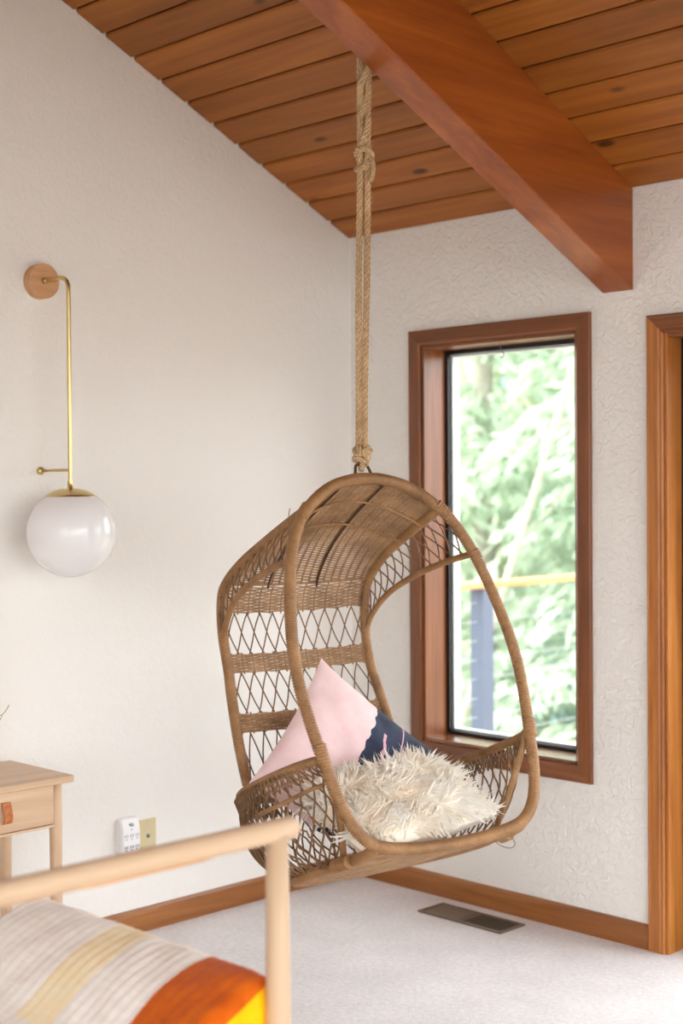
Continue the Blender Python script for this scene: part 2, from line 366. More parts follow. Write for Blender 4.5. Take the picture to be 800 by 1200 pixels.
# ------------------------------------------------------------------ hanging chair (own frame: x across, y towards the back, z along the hoop)
P0 = np.array([1.15375, -1.08726, 1.51735]); TILT = math.radians(22); YAW = math.atan2(0.98216, 0.18803)
ca, sa = math.cos(YAW), math.sin(YAW)
ex = np.array([ca, sa, 0]); bk = np.array([-sa, ca, 0]); up = bk * math.sin(TILT) + np.array([0, 0, math.cos(TILT)]); ev = bk * math.cos(TILT) - np.array([0, 0, math.sin(TILT)])
UB = -1.02                                      # the underside of the basket
R0 = -0.01
def CW(r, v, u): return P0 + ex * (r + R0) + ev * v + up * u
root_loc = CW(0, 0, UB)
chair = tag(empty('hanging_chair', root_loc, (-TILT, 0, YAW)), 'brown woven rattan egg chair hanging from the rope below the beam', 'chair')
CHM = Matrix.Translation(Vector(root_loc)) @ Matrix.Rotation(YAW, 4, 'Z') @ Matrix.Rotation(-TILT, 4, 'X')
def L(P): P = np.array(P, float).reshape(-1, 3).copy(); P[:, 2] -= UB; return P
def cpart(mb, name, mat, parent=None, **k): return mb.build(name, M[mat], parent or chair, **k)
def wrapped(pts, rad, closed=False, pitch=0.0072, sides=12, depth=0.17):
    """a pole bound with strips of cane: one ridge for each turn."""
    n = max(8, int(plen(np.vstack([pts, pts[:1]]) if closed else pts) / pitch) * 3)
    P = spline(pts, n, closed)
    k = np.arange(n) % 3
    rr = rad * (1 - depth * (k == 0)) * (1 + 0.012 * np.sin(np.arange(n) * 0.05))
    return MB().tube(P, rr, sides, closed)
half = [(0, 0), (.046, -.002), (.122, -.022), (.195, -.066), (.256, -.128), (.300, -.215), (.327, -.307), (.346, -.40), (.357, -.48), (.360, -.56), (.353, -.65),
        (.340, -.74), (.318, -.86), (.286, -.938), (.236, -.982), (.16, -1.0), (.08, -1.007)]
hoop = [(x, 0, u) for x, u in half] + [(0, 0, -1.009)] + [(-x, 0, u) for x, u in half[:0:-1]]
cpart(wrapped(L(hoop), .0165, True), 'front_hoop', 'rattan')
railp = [(.262, .515, -.79), (.264, .522, -.68), (.263, .525, -.577), (.254, .530, -.46), (.247, .530, -.379), (.250, .515, -.27), (.252, .478, -.180), (.250, .43, -.142), (.242, .34, -.116), (.234, .24, -.104), (.228, .12, -.096), (.222, .008, -.090)]
railS = spline(railp, 400)
def rail_at(u):          # the back upright at height u (below the bend)
    k = railS[:, 1] > 0.44; a = railS[k]; i = np.argsort(a[:, 2]); return np.interp(u, a[i, 2], a[i, 0]), np.interp(u, a[i, 2], a[i, 1])
for s in (-1, 1):
    cpart(wrapped(L([(s * x, v, u) for x, v, u in railp]), .0160), 'back_rail', 'rattan')
lowp = [(.308, .004, -.228), (.296, .12, -.212), (.282, .25, -.205), (.268, .38, -.215), (.256, .47, -.25), (.250, .515, -.29)]
lowS = spline(lowp, 200)
for s in (-1, 1):
    cpart(wrapped(L([(s * x, v, u) for x, v, u in lowp]), .0095, pitch=.0066, sides=10), 'canopy_rail', 'rattan')
    # canopy side lattice
    top = railS[railS[:, 1] < .50]; top = top[top[:, 2] > -.2][::-1]; top = spline(top[::6], 200)
    lat = MB(); n = 12
    def side(a, t):
        i = a * 199; A = np.array([np.interp(i, range(200), top[:, c]) for c in range(3)]); B = np.array([np.interp(i, range(200), lowS[:, c]) for c in range(3)])
        q = A + (B - A) * t; q[0] += 0.012 * math.sin(math.pi * t); return (s * q[0], q[1], q[2])
    for d in (-1, 1):
        for k in range(-2, n + 3):
            path = []
            for t in np.linspace(0, 1, 9):
                a = (k + 0.5 + d * 1.5 * (t - .5)) / n
                if 0.0 <= a <= 1.0: path.append(side(a, t))
            if len(path) > 3: lat.tube(L(path) + d * np.array([.0022, 0, 0]), .0023, 5)
    cpart(lat, 'canopy_lattice', 'cane')
# the roof: crosswise strands over lengthwise stakes
def roof(a, t):
    j = np.interp(t, [0, 1], [399, int(np.argmin(abs(railS[:, 2] + .150) + 10 * (railS[:, 1] < .3)))])
    rx, rv, ru = [np.interp(j, range(400), railS[:, c]) for c in range(3)]
    arch = .090 * (1 - t) ** 0.75 + .012 * math.sin(math.pi * t)
    return np.array([a * rx, rv + .012 * (1 - a * a) * t, ru + arch * (1 - a * a)])
def roofn(a, t, e=1e-3):
    p = roof(a, t); n = np.cross(roof(a + e, t) - p, roof(a, min(1, t + e)) - p) * (1 if t + e <= 1 else 1)
    q = np.linalg.norm(n); return n / q if q > 1e-12 else np.array([0, 0, 1.])
ws = MB(); NR = 112; NST = 19
for i in range(NR):
    t = (i + .5) / NR * .985 + .012; path = []
    for k in range(NST * 3 + 1):
        a = -1 + 2 * k / (NST * 3); off = .0026 * math.sin(math.pi * (k / 3.0) + math.pi * (i % 2))
        path.append(roof(a * .985, t) + roofn(a * .98, min(t, .995)) * off)
    ws.tube(L(path), .00235 * rng.uniform(.86, 1.08), 5, cap=False)
roofo = cpart(ws, 'roof_weave', 'weave')
st = MB()
for k in range(NST + 1):
    a = -1 + 2 * k / NST
    if abs(a) < .98: st.tube(L([roof(a * .985, t) for t in np.linspace(0, 1, 24)]), .0024, 5)
cpart(st, 'roof_stakes', 'cane')
for a in (-.42, .26):
    cpart(MB().tube(L([roof(a, t) - np.array([0, 0, .009]) for t in np.linspace(.01, 1, 30)]), .0032, 8), 'roof_rib', 'darkcane')
for t in (.20, .46):
    cpart(MB().tube(L([roof(a, t) - np.array([0, 0, .017]) for a in np.linspace(-.97, .97, 30)]), .0034, 8), 'roof_rod', 'rattan')
# the back: three woven bands and diamond lattice between them
def back(a, u):
    x, v = rail_at(u); return np.array([a * x, v + .022 * (1 - a * a), u])
def woven(u0, u1, name='woven_band'):
    mb = MB(); nr = max(4, int(round((u1 - u0) / .0040))); ns = 13
    for i in range(nr):
        u = u0 + (u1 - u0) * (i + .5) / nr; path = []
        for k in range(ns * 4 + 1):
            a = -1 + 2 * k / (ns * 4); p = back(a, u); p[1] += .0034 * math.sin(math.pi * k / 4 + math.pi * (i % 2)); p[2] += .0008 * math.sin(k * .7 + i); path.append(p)
        mb.tube(L(path), .0025, 5, cap=False)
    for k in range(ns):
        a = -1 + 2 * (k + .5) / ns; mb.tube(L([back(a, u) for u in np.linspace(u0 - .004, u1 + .004, 5)]), .0028, 5)
    return cpart(mb, name, 'weave')
woven(-.214, -.150); woven(-.384, -.330); woven(-.560, -.506)
cpart(MB().tube(L([back(a, -.147) - np.array([0, .004, 0]) for a in np.linspace(-.97, .97, 40)]), .0042, 8), 'back_crossbar', 'rattan')
def lattice_back(u0, u1):
    mb = MB(); n = 11; slope = 1.1
    for d in (-1, 1):
        for k in range(-1, n + 2):
            path = []
            for t in np.linspace(0, 1, 11):
                x = (k + .5 + d * slope * (t - .5) + .04 * d * math.sin(2 * math.pi * t)) / n
                if -.001 <= x <= 1.001: p = back(-1 + 2 * x, u0 + (u1 - u0) * t); p[1] += d * .0026; path.append(p)
            if len(path) > 2: mb.tube(L(path), .0022, 5)
    return cpart(mb, 'back_lattice', 'cane')
lattice_back(-.330, -.214); lattice_back(-.506, -.384); lattice_back(-.76, -.560)
# the basket
rimh = [(.337, .012), (.366, .07), (.380, .16), (.380, .26), (.362, .38), (.318, .475), (.24, .545), (.12, .58), (0, .59)]
both = [(.244, .155), (.262, .19), (.276, .235), (.282, .29), (.268, .36), (.23, .425), (.16, .465), (.08, .485), (0, .49)]
def sym(h): return [(-x, v) for x, v in h] + [(x, v) for x, v in h[-2::-1]]
NS = 300
rimS = spline([(x, v, 0) for x, v in sym(rimh)], NS); botS = spline([(x, v, 0) for x, v in sym(both)], NS)
def u_rim(a): return -.750
def bowl(a, t):
    i = a * (NS - 1); A = np.array([np.interp(i, range(NS), rimS[:, c]) for c in range(3)]); B = np.array([np.interp(i, range(NS), botS[:, c]) for c in range(3)])
    A[2] = u_rim(a); B[2] = -1.0
    c = A * .55 + B * .45; out = c - np.array([0, .22, 0]); out[2] = 0; out /= np.linalg.norm(out) + 1e-9
    cpt = A * .62 + B * .38 + out * .085; cpt[2] = -.93
    e = min(a, 1 - a) / .13; e = min(1, e); e = e * e * (3 - 2 * e)
    ec = np.array([(-1 if a < .5 else 1) * .283, .04, -.865]); cpt = ec * (1 - e) + cpt * e
    return A * (1 - t) ** 2 + 2 * cpt * t * (1 - t) + B * t * t
cpart(wrapped(L([(x, v, -.750) for x, v in sym(rimh)]), .0125), 'basket_rim', 'rattan')
bl = [(-.236, .0, -.985), (-.246, .05, -.996)] + [(x, v, -1.0) for x, v in sym(both)[0:]] + [(.246, .05, -.996), (.236, .0, -.985)]
cpart(wrapped(L(bl), .0145), 'base_rail', 'rattan')
for a in (0.0, 1.0):
    cpart(wrapped(L([bowl(a, t) for t in np.linspace(0, 1, 14)]), .0095, pitch=.00665, sides=10), 'side_hoop', 'rattan')
mb = MB(); n = 44
for d in (-1, 1):
    for k in range(-3, n + 4):
        path = []
        for t in np.linspace(0, 1, 19):
            a = (k + .5 + d * 3.4 * (t - .5) + rng.normal(0, .07)) / n
            if 0 <= a <= 1: p = bowl(a, t); p *= np.array([1 + .008 * d, 1, 1]); path.append(p)
        if len(path) > 4: mb.tube(L(path), .0027, 5)
cpart(mb, 'basket_lattice', 'cane')
# tight bindings hanging from the rim
mb = MB(); n = 92
for k in range(n):
    a = (k + .5) / n
    for dd in (-1, 1): mb.tube(L([bowl(a, 0) + np.array([0, 0, .010]), bowl(a, .03) * np.array([1.04, 1.015, 1]), bowl(min(1, max(0, a + dd * .011)), .15)]), .0026, 5)
cpart(mb, 'rim_binding', 'cane')
for s, a0, a1 in ((-1, 0.02, 0.15),):
    pts = [bowl(a, .24) * np.array([1.02, 1, 1]) for a in np.linspace(a0, a1, 10)]
    pts[0] = pts[0] * np.array([.96, 1, 1])
    cpart(wrapped(L(pts), .0062, pitch=.0066, sides=8), 'arm_rod', 'rattan')
# the seat base: crosswise canes
mb = MB(); n = 92
for i in range(n):
    v = .012 + (.478 - .012) * i / (n - 1)
    x = np.interp(v, [0, .05, .10, .15, .21, .28, .36, .425, .465, .49], [.236, .246, .255, .272, .285, .286, .268, .23, .16, .05]); path = []
    for k in range(33):
        a = -1 + 2 * k / 32; path.append((a * x, v, -1.0 - .012 * (1 - a * a) + .003 * math.sin(k * math.pi / 2 + math.pi * (i % 2))))
    mb.tube(L(path), .0026, 5, cap=False)
cpart(mb, 'seat_base', 'weave')
cpart(MB().tube(L(spline([(.12, -.008, -1.018), (.125, -.02, -1.035), (.15, -.025, -1.047), (.175, -.02, -1.04), (.18, -.006, -1.014)], 20)), .0011, 5), 'loose_cane', 'cane')
# wrapped joints where rods meet the hoop
def joint(p, q, rad): return wrapped(L(spline([p, q], 8)), rad, pitch=.0066, sides=10)
for s in (-1, 1):
    cpart(joint((s * .343, -.004, -.715), (s * .338, -.004, -.765), .0182), 'binding', 'rattan')
    cpart(joint((s * .215, -.002, -.078), (s * .245, -.002, -.112), .0182), 'binding', 'rattan')
    cpart(joint((s * .303, -.002, -.222), (s * .312, -.002, -.248), .0180), 'binding', 'rattan')
    cpart(wrapped(L([(s * .262, .1, -1.0), (s * .276, .15, -1.001)]), .0185, pitch=.0066, sides=10), 'binding', 'rattan')
cpart(MB().tube(L(spline([(-.030, .012, -.004), (-.029, .012, .016), (-.022, .012, .040), (-.016, .012, .046), (.014, .012, .046), (.019, .012, .041), (.026, .012, .016), (.028, .012, -.004)], 36)), .0042, 8), 'hanging_loop', 'darkcane')
mb = MB()
for x, v, u, dx, dv, du in ((-.225, .10, -.10, .012, -.01, .05), (-.232, .06, -.12, -.006, -.01, -.06), (-.235, .09, -.13, .012, .01, -.045)):
    cpart(MB().tube(L(spline([(x, v, u), (x + dx * .5, v + dv * .5, u + du * .6), (x + dx, v + dv, u + du)], 8)), .0013, 4), 'loose_cane', 'cane')

# ------------------------------------------------------------------ rope
hook = np.array(CHM @ Vector((0.0 - .001, .012, .046 - UB)))      # crown of the hanging loop
top = np.array([BX0 - .024, hook[1] + .003, 2.70])
rope = tag(empty('hanging_rope', hook), 'twisted manila rope doubled and knotted between beam and chair', 'rope')
RL = lambda P: np.asarray(P, float) - hook
def twisted(mb, P, rad, pitch=.046, phase=0.0, hand=1):
    P = np.asarray(P, float); T = np.gradient(P, axis=0); T /= np.linalg.norm(T, axis=1, keepdims=True)
    ref = np.array([.31, .2, .1]) if abs(T[0][2]) > .8 else np.array([0, 0, 1.0])
    N = np.zeros_like(P); x = np.cross(ref, T[0]); N[0] = x / np.linalg.norm(x)
    for i in range(1, len(P)):
        x = N[i - 1] - T[i] * (N[i - 1] @ T[i]); N[i] = x / np.linalg.norm(x)
    B = np.cross(T, N); d = np.concatenate([[0], np.cumsum(np.linalg.norm(np.diff(P, axis=0), axis=1))])
    for k in range(3):
        a = hand * d / pitch * 2 * math.pi + k * 2 * math.pi / 3 + phase
        mb.tube(P + (N * np.cos(a)[:, None] + B * np.sin(a)[:, None]) * rad * .58, rad * .50, 7)
    return mb
side = np.array([0.705, 0.709, 0]); fwd = np.array([-.709, .705, 0])
zb = hook[2] + .045; zt = top[2] - .02
def lerp(z): f = (z - hook[2]) / (top[2] - hook[2]); return hook + (top - hook) * f
def line(z0, z1, off0, off1, wob=.0, n=None, ph=0):
    n = n or max(8, int(abs(z1 - z0) / .006)); zz = np.linspace(z0, z1, n); t = np.linspace(0, 1, n)[:, None]
    P = np.array([lerp(z) for z in zz]) + (np.array(off0) * (1 - t) + np.array(off1) * t)
    return P + side * (wob * np.sin(zz * 9 + ph))[:, None] + fwd * (wob * np.cos(zz * 7 + ph))[:, None]
RR = .0095
zs = 2.37
for sgn in (-1, 1):
    mb = twisted(MB(), RL(line(zb, zt, side * sgn * .0088, side * sgn * .0120, .0012, ph=sgn)), RR, phase=sgn)
    mb.build('rope_fall', M['rope'], rope)
for sgn in (-1, 1):
    P = line(zs, zt, -fwd * .015, -fwd * .017, .0, ph=2)
    zz_ = P[:, 2]; P = P + np.outer(np.sin((zz_ - zs) * 2 * math.pi / .17) * .0115 * sgn, side) - np.outer(np.cos((zz_ - zs) * 2 * math.pi / .17) * .006 * sgn, fwd)
    twisted(MB(), RL(P), RR * .95, phase=sgn + 1).build('rope_return', M['rope'], rope)
# the loop over the hook, the hitch and the lower knot
def torus_rope(c, a, b_, tilt, rad, name, n=40, hand=1):
    t = np.linspace(0, 2 * math.pi, n); P = c + np.outer(np.cos(t), side) * a + np.outer(np.sin(t), fwd) * b_ + np.outer(np.sin(t + tilt[1]), [0, 0, 1]) * tilt[0]
    return twisted(MB(), RL(P), rad, .04, 0, hand).build(name, M['rope'], rope)
kz = hook[2] + .022
torus_rope(lerp(kz + .022), .017, .017, (.010, .4), .0085, 'knot')
torus_rope(lerp(kz + .004), .0185, .018, (.011, 2.2), .009, 'knot')
torus_rope(lerp(kz - .012), .014, .016, (.007, 4.0), .008, 'knot')
P = spline([lerp(kz + .03) - side * .012 - fwd * .012, lerp(kz + .012) + side * .004 - fwd * .026, lerp(kz - .004) + side * .017 - fwd * .018, lerp(kz - .016) + side * .004 - fwd * .004, hook + np.array([0, 0, -.012]), hook + fwd * .016], 40)
twisted(MB(), RL(P), .0085, .04).build('knot', M['rope'], rope)
P = spline([lerp(kz + .028) + side * .014 - fwd * .012, lerp(kz + .016) + side * .022 - fwd * .012, lerp(kz + .020) + side * .027 - fwd * .004], 14)
twisted(MB(), RL(P), .0065, .04).build('rope_end', M['rope'], rope)
torus_rope(lerp(zs + .012) - fwd * .006, .019, .022, (.014, .9), .0085, 'hitch')
torus_rope(lerp(zs + .040) - fwd * .006, .021, .022, (-.012, .3), .0085, 'hitch')
P = spline([lerp(zs + .03) + side * .014 - fwd * .02, lerp(zs + .02) + side * .024 - fwd * .022, lerp(zs - .01) + side * .026 - fwd * .02, lerp(zs - .035) + side * .021 - fwd * .018], 16)
twisted(MB(), RL(P), .006, .04).build('rope_end', M['rope'], rope)
t = np.linspace(0, math.pi, 26)
for k, f in enumerate((-.016, 0.0)):
    P = lerp(zt) + np.outer(np.cos(t), side) * .0115 + np.outer(np.sin(t), [0, 0, 1]) * .022 + fwd * f
    twisted(MB(), RL(P), RR, .05).build('rope_loop', M['rope'], rope)
mb = MB()
for k in range(80):
    z = rng.uniform(zb, zt); a = rng.uniform(0, 6.28); c = lerp(z); o_ = np.array([math.cos(a), math.sin(a), 0])
    q = c + o_ * .016; mb.tube(RL([q, q + o_ * .008 + np.array([0, 0, rng.uniform(-.012, .012)]), q + o_ * rng.uniform(.010, .02) + np.array([0, 0, rng.uniform(-.03, .03)])]), .00035, 3)
tag(mb.build('stray_fibres', M['rope'], rope), kind='stuff')
eye = tag(empty('eye_hook', (BX0, hook[1], 2.735)), 'steel screw eye in the side of the beam holding the rope', 'hook')
tt = np.linspace(0, 2 * math.pi, 28, endpoint=False); zc = zt + .012
c0 = np.array([BX0 - .026, hook[1] - .004, zc]) - np.array([BX0, hook[1], 2.735])
MB().tube(c0 + np.outer(np.cos(tt), [1, 0, 0]) * .018 + np.outer(np.sin(tt), [0, .45, .9]) * .018, .004, 8, True).build('eye', M['steel'], eye)
MB().tube([c0 + np.array([.016, 0, 0]), c0 + np.array([.034, 0, 0])], .004, 8).build('shank', M['steel'], eye)

# ------------------------------------------------------------------ cushions
def pillow_mesh(w_, h_, t_, n=44, pinch=.055, seed=0, wrinkle=.004, pw=.55):
    """square cushion: two faces sewn at the edge, corners drawn out."""
    g = np.linspace(-1, 1, n); X, Y = np.meshgrid(g, g, indexing='ij')
    px = X * (1 - pinch * (1 - Y * Y) * abs(X)); py = Y * (1 - pinch * (1 - X * X) * abs(Y))
    z = ((1 - X ** 2) * (1 - Y ** 2)); z = np.clip(z, 0, 1) ** pw
    wr = wrinkle * (np.sin(X * 5 + Y * 3 + seed) * np.sin(Y * 6 - X * 2 + 1.3 * seed) + .6 * np.sin((X + Y) * 11 + seed)) * np.clip(z, 0, 1)
    F = np.stack([px * w_ / 2, py * h_ / 2, z * t_ / 2 + wr], 2); K = np.stack([px * w_ / 2, py * h_ / 2, -z * t_ / 2 + wr], 2)
    mb = MB(); mb.grid(F); mb.grid(K[::-1]); return mb
def mk_pillow():
    M_ = Mat('pink_and_navy_linen', 0.85, 0.15); c = M_.n('ShaderNodeTexCoord').outputs['Object']
    sp = M_.n('ShaderNodeSeparateXYZ', {0: c}); x, y = sp.outputs[0], sp.outputs[1]
    nz = M_.noise(M_.coord(), 60, 2, 0.5); n2 = M_.noise(M_.coord(), 12, 3, 0.6)
    wv = M_.math('MULTIPLY', M_.math('SUBTRACT', nz.outputs[0], .5), .012)
    sc = M_.math('MULTIPLY', M_.math('SINE', M_.math('MULTIPLY', y, 130)), .002)
    xx = M_.math('ADD', M_.math('ADD', x, wv), sc)
    pink = M_.ramp(n2.outputs[0], [(0.3, lin(232, 200, 202)), (0.7, lin(243, 218, 219))])
    navy = M_.ramp(n2.outputs[0], [(0.3, lin(38, 44, 62)), (0.7, lin(60, 68, 90))])
    isn = M_.math('GREATER_THAN', xx, -.010)
    # pale line and a torn looking fleck inside the dark band
    l1 = M_.math('LESS_THAN', M_.math('ABSOLUTE', M_.math('SUBTRACT', M_.math('ADD', x, M_.math('MULTIPLY', y, .10)), .112)), .0022)
    fl = M_.math('MULTIPLY', M_.math('LESS_THAN', M_.math('ABSOLUTE', M_.math('SUBTRACT', M_.math('ADD', xx, M_.math('MULTIPLY', y, .25)), .066)), .0055), M_.math('LESS_THAN', M_.math('ABSOLUTE', M_.math('SUBTRACT', y, .085)), .045))
    pk2 = M_.math('MAXIMUM', l1, fl)
    col = M_.mix(isn, pink, M_.mix(pk2, navy, lin(222, 172, 190)))
    M_.color(col); fine = M_.noise(M_.coord(), 500, 2); M_.bump(fine.outputs[0], 0.25, 0.001); M_.b.inputs['Sheen Weight'].default_value = .1
    return M_.m
# pillow axes inside the chair frame: stands on a corner against the back
top_c = np.array([.006, .0, -.395]); PA = math.radians(-44.0)        # edge from the top corner down to the right
ux = np.array([math.cos(PA), 0, math.sin(PA)]); uy = np.array([-math.sin(PA), 0, math.cos(PA)])
PS = .45
def chair_obj_matrix(cx, xa, ya):
    za = np.cross(xa, ya); mm = Matrix(((xa[0], ya[0], za[0], cx[0]), (xa[1], ya[1], za[1], cx[1]), (xa[2], ya[2], za[2], cx[2]), (0, 0, 0, 1)))
    return CHM @ mm
# local x runs down to the right, local y up to the right; the face looks at the viewer (-v)
pc = top_c + ux * PS / 2 - uy * PS / 2; pc[1] = .425
lean = .0
pm = pillow_mesh(PS * 1.02, PS * 1.02, .15, 56, .07, 2, .004)
for vv_ in pm.v:
    uu_ = pc[2] + vv_[:, 0] * ux[2] + vv_[:, 1] * uy[2]; d_ = np.where(uu_ < -.88, (-.88 - uu_) * .62, 0)
    vv_[:, 0] += d_ * ux[2]; vv_[:, 1] += d_ * uy[2]; vv_[:, 2] *= 1 + d_ * 3
po = pm.build('throw_pillow', mk_pillow())
po.matrix_world = chair_obj_matrix((pc[0], pc[1], pc[2] - UB), ux, uy)
tag(po, 'pink cushion with a navy band propped on its corner in the chair', 'cushion')

def mk_fur():
    M_ = Mat('cream_fleece', 0.7, 0.2); n1 = M_.noise(M_.coord(), 9, 3, 0.6); n2 = M_.noise(M_.coord(), 70, 2)
    f = M_.math('ADD', M_.math('MULTIPLY', n1.outputs[0], .6), M_.math('MULTIPLY', n2.outputs[0], .4))
    M_.color(M_.ramp(f, [(0.36, lin(252, 238, 212)), (0.44, lin(255, 251, 243)), (0.56, lin(255, 255, 253))])); M_.b.inputs['Specular IOR Level'].default_value = .1
    tr = M_.n('ShaderNodeBsdfTranslucent', {0: lin(252, 246, 234)})
    mx = M_.n('ShaderNodeMixShader', {0: .35, 1: M_.b.outputs[0], 2: tr.outputs[0]}); M_.t.links.new(mx.outputs[0], M_.t.nodes['Material Output'].inputs[0])
    return M_.m
furm = mk_fur()
fTL, fTR, fBL, fBR = np.array([-.265, .245, -.825]), np.array([.205, .28, -.722]), np.array([-.255, .05, -.968]), np.array([.155, .03, -.980])
fc = (fTL + fTR + fBL + fBR) / 4; fx = (fTR + fBR - fTL - fBL) / 2; fw = np.linalg.norm(fx); fx /= fw
fy = (fTL + fTR - fBL - fBR) / 2; fh = np.linalg.norm(fy); fy -= fx * (fy @ fx); fy /= np.linalg.norm(fy)
fur = tag(empty('fur_cushion'), 'fluffy cream long-haired cushion lying on the seat of the chair', 'cushion')
fur.matrix_world = chair_obj_matrix((fc[0], fc[1], fc[2] - UB), fx, fy)
body = pillow_mesh(fw, fh, .12, 40, .0, 5, .004, .34); body.build('cushion_cover', plain('cream_hide', lin(250, 242, 226), .9), fur)
def fleece(n, rad, lmin, lmax, jit, name, rise):
    """n tapered curving locks rooted all over the upper face of the cushion."""
    X = rng.uniform(-1, 1, n); Y = rng.uniform(-1, 1, n); z = np.clip((1 - X ** 2) * (1 - Y ** 2), 0, 1) ** .34
    sgn = np.where((rng.random(n) < .10) & (Y > .3), -1, 1)
    base = np.stack([X * fw / 2, Y * fh / 2, sgn * z * .056], 1)
    nrm = np.stack([X ** 3 * 1.2, Y ** 3 * 1.2, sgn * (.25 + .8 * z)], 1); nrm /= np.linalg.norm(nrm, axis=1, keepdims=True)
    sw = np.stack([np.sin(X * 6 + Y * 4 + 1) + .5 * np.sin(Y * 13), np.sin(Y * 7 - X * 5) - .55, 0 * X], 1)
    dirn = nrm * rise + sw * .55 + rng.normal(0, jit, (n, 3)); dirn[:, 1] += np.where(Y > .7, .7, 0)
    dirn /= np.linalg.norm(dirn, axis=1, keepdims=True)
    lowl = (Y < -.55) & (X < -.35); dirn[:, 2] += np.where(lowl, .9, 0); dirn[:, 1] += np.where(lowl, .5, 0); dirn[:, 1] -= np.where((Y < -.5) & ~lowl, .5, 0); dirn /= np.linalg.norm(dirn, axis=1, keepdims=True)
    ln = (rng.uniform(lmin, lmax, n) * np.where(lowl, .55, 1) * np.where((Y < -.7) & ~lowl, .75, 1))[:, None]
    pts = [base - nrm * .004]; d = nrm * (rise + .1) + dirn * .6
    for k in range(4):
        d = d + dirn * .5 + rng.normal(0, .16, (n, 3)); d /= np.linalg.norm(d, axis=1, keepdims=True); pts.append(pts[-1] + d * ln * .25)
    r1 = np.cross(dirn, rng.normal(0, 1, (n, 3))); r1 /= np.linalg.norm(r1, axis=1, keepdims=True); r2 = np.cross(dirn, r1)
    rr = rad * rng.uniform(.6, 1.25, n)[:, None]; V = []
    for k, f in enumerate((.8, 1.0, .85, .5)):
        for a_ in np.arange(5) * 1.2566: V.append(pts[k] + (r1 * math.cos(a_) + r2 * math.sin(a_)) * rr * f)
    V.append(pts[4]); V = np.stack(V, 1).reshape(-1, 3); k = (np.arange(n) * 21)[:, None]; q = []
    for i in range(3):
        for j in range(5): q.append(k + np.array([[i * 5 + j, i * 5 + (j + 1) % 5, i * 5 + 5 + (j + 1) % 5, i * 5 + 5 + j]]))
    q = np.concatenate(q).tolist() + np.concatenate([k + np.array([[15 + j, 15 + (j + 1) % 5, 20]]) for j in range(5)]).tolist()
    me = bpy.data.meshes.new(name); me.from_pydata(V.tolist(), [], q); me.materials.append(furm); me.shade_smooth()
    o = bpy.data.objects.new(name, me); COL.objects.link(o); o.parent = fur; tag(o, kind='stuff')
fleece(2600, .0042, .035, .070, .20, 'fleece_locks', .06)
fleece(2500, .0009, .030, .070, .40, 'fleece_hairs', .40)

# ------------------------------------------------------------------ wall lamp
LY, LX = -1.402, 0.166
lamp = tag(empty('wall_lamp', (0, LY, 2.152)), 'brass wall lamp with white glass globe and round wooden mount', 'lamp')
def lpart(mb, name, mat, parent=None, **k): return mb.build(name, M[mat], parent or lamp, **k)
lpart(MB().lathe([(0, 0), (.055, 0), (.055, .034), (.0535, .036), (0, .036)], 48, 0), 'mount_disc', 'disc', smooth=False)
lpart(MB().lathe([(0, .035), (.010, .035), (.010, .046), (.0075, .050), (0, .050)], 20, 0), 'collar', 'brass')
zg = 1.360 - 2.152; zcap = 1.484 - 2.152
rod = [(.03, 0, 0), (.07, 0, 0), (.125, 0, 0), (.150, 0, -.007), (.163, 0, -.024), (LX, 0, -.05), (LX, 0, -.3), (LX, 0, zcap + .015)]
lpart(MB().tube(spline(rod, 60), .0068, 14), 'stem', 'brass')
lpart(MB().tube([(.0, 0, 1.554 - 2.152), (LX, 0, 1.554 - 2.152)], .0045, 12), 'stay', 'brass')
lpart(MB().lathe([(0, 0), (.013, 0), (.013, .007), (.006, .012), (0, .012)], 20, 0, (0, 0, 1.554 - 2.152)), 'stay_foot', 'brass')
RG = .1375
lpart(MB().lathe([(.0095, zcap + .035), (.0095, zcap + .012), (.016, zcap + .006)] + [(RG * 1.012 * math.sin(a), zg + RG * 1.012 * math.cos(a)) for a in np.linspace(.18, .62, 10)] + [(RG * math.sin(.62), zg + RG * math.cos(.62) - .004)], 40, 2, (LX, 0, 0)), 'cap', 'brass')
lpart(MB().lathe([(RG * math.sin(a), zg + RG * math.cos(a)) for a in np.linspace(.12, math.pi - .001, 40)], 56, 2, (LX, 0, 0)), 'globe_shade', 'globe')

# ------------------------------------------------------------------ socket adaptor and wall plate
tap = tag(empty('outlet_adaptor', (0, -1.0835, .27)), 'white six-way plug adaptor on the wall beside the almond plate', 'socket')
g = []
for u in np.linspace(0, 1, 15):
    zz = .0 + .125 * u; d = .036 * (1 - (2 * u - 1) ** 6 * .35) * (.85 + .15 * math.sin(math.pi * u))
    g.append([(0, -.038, zz), (d - .006, -.038, zz), (d, -.033, zz), (d, .033, zz), (d - .006, .038, zz), (0, .038, zz)])
mb = MB(); mb.grid(np.array(g)); n6 = len(g)
mb.f.append(tuple(range(6))); mb.f.append(tuple((n6 - 1) * 6 + i for i in reversed(range(6))))
mb.build('housing', M['whiteplastic'], tap, smooth=False, bevel=.002)
for zc in (.030, .068):
    for yc in (-.022, 0, .022):
        MB().box(.030, .0368, yc - .0055, yc - .0035, zc - .002, zc + .008).box(.030, .0368, yc + .0035, yc + .0055, zc - .002, zc + .008).box(.030, .0368, yc - .0018, yc + .0018, zc - .010, zc - .006).build('socket_holes', M['slot'], tap, smooth=False)
MB().box(.030, .0358, -.008, .006, .105, .111).box(.030, .0358, -.004, .010, .101, .1045).build('maker_mark', M['mark'], tap, smooth=False)
MB().box(.033, .0362, -.002, .002, .089, .093).build('pilot_lamp', M['mark'], tap, smooth=False)
plate = tag(empty('wall_plate', (0, -.995, .262)), 'almond cable wall plate on the wall right of the white adaptor', 'wall plate')
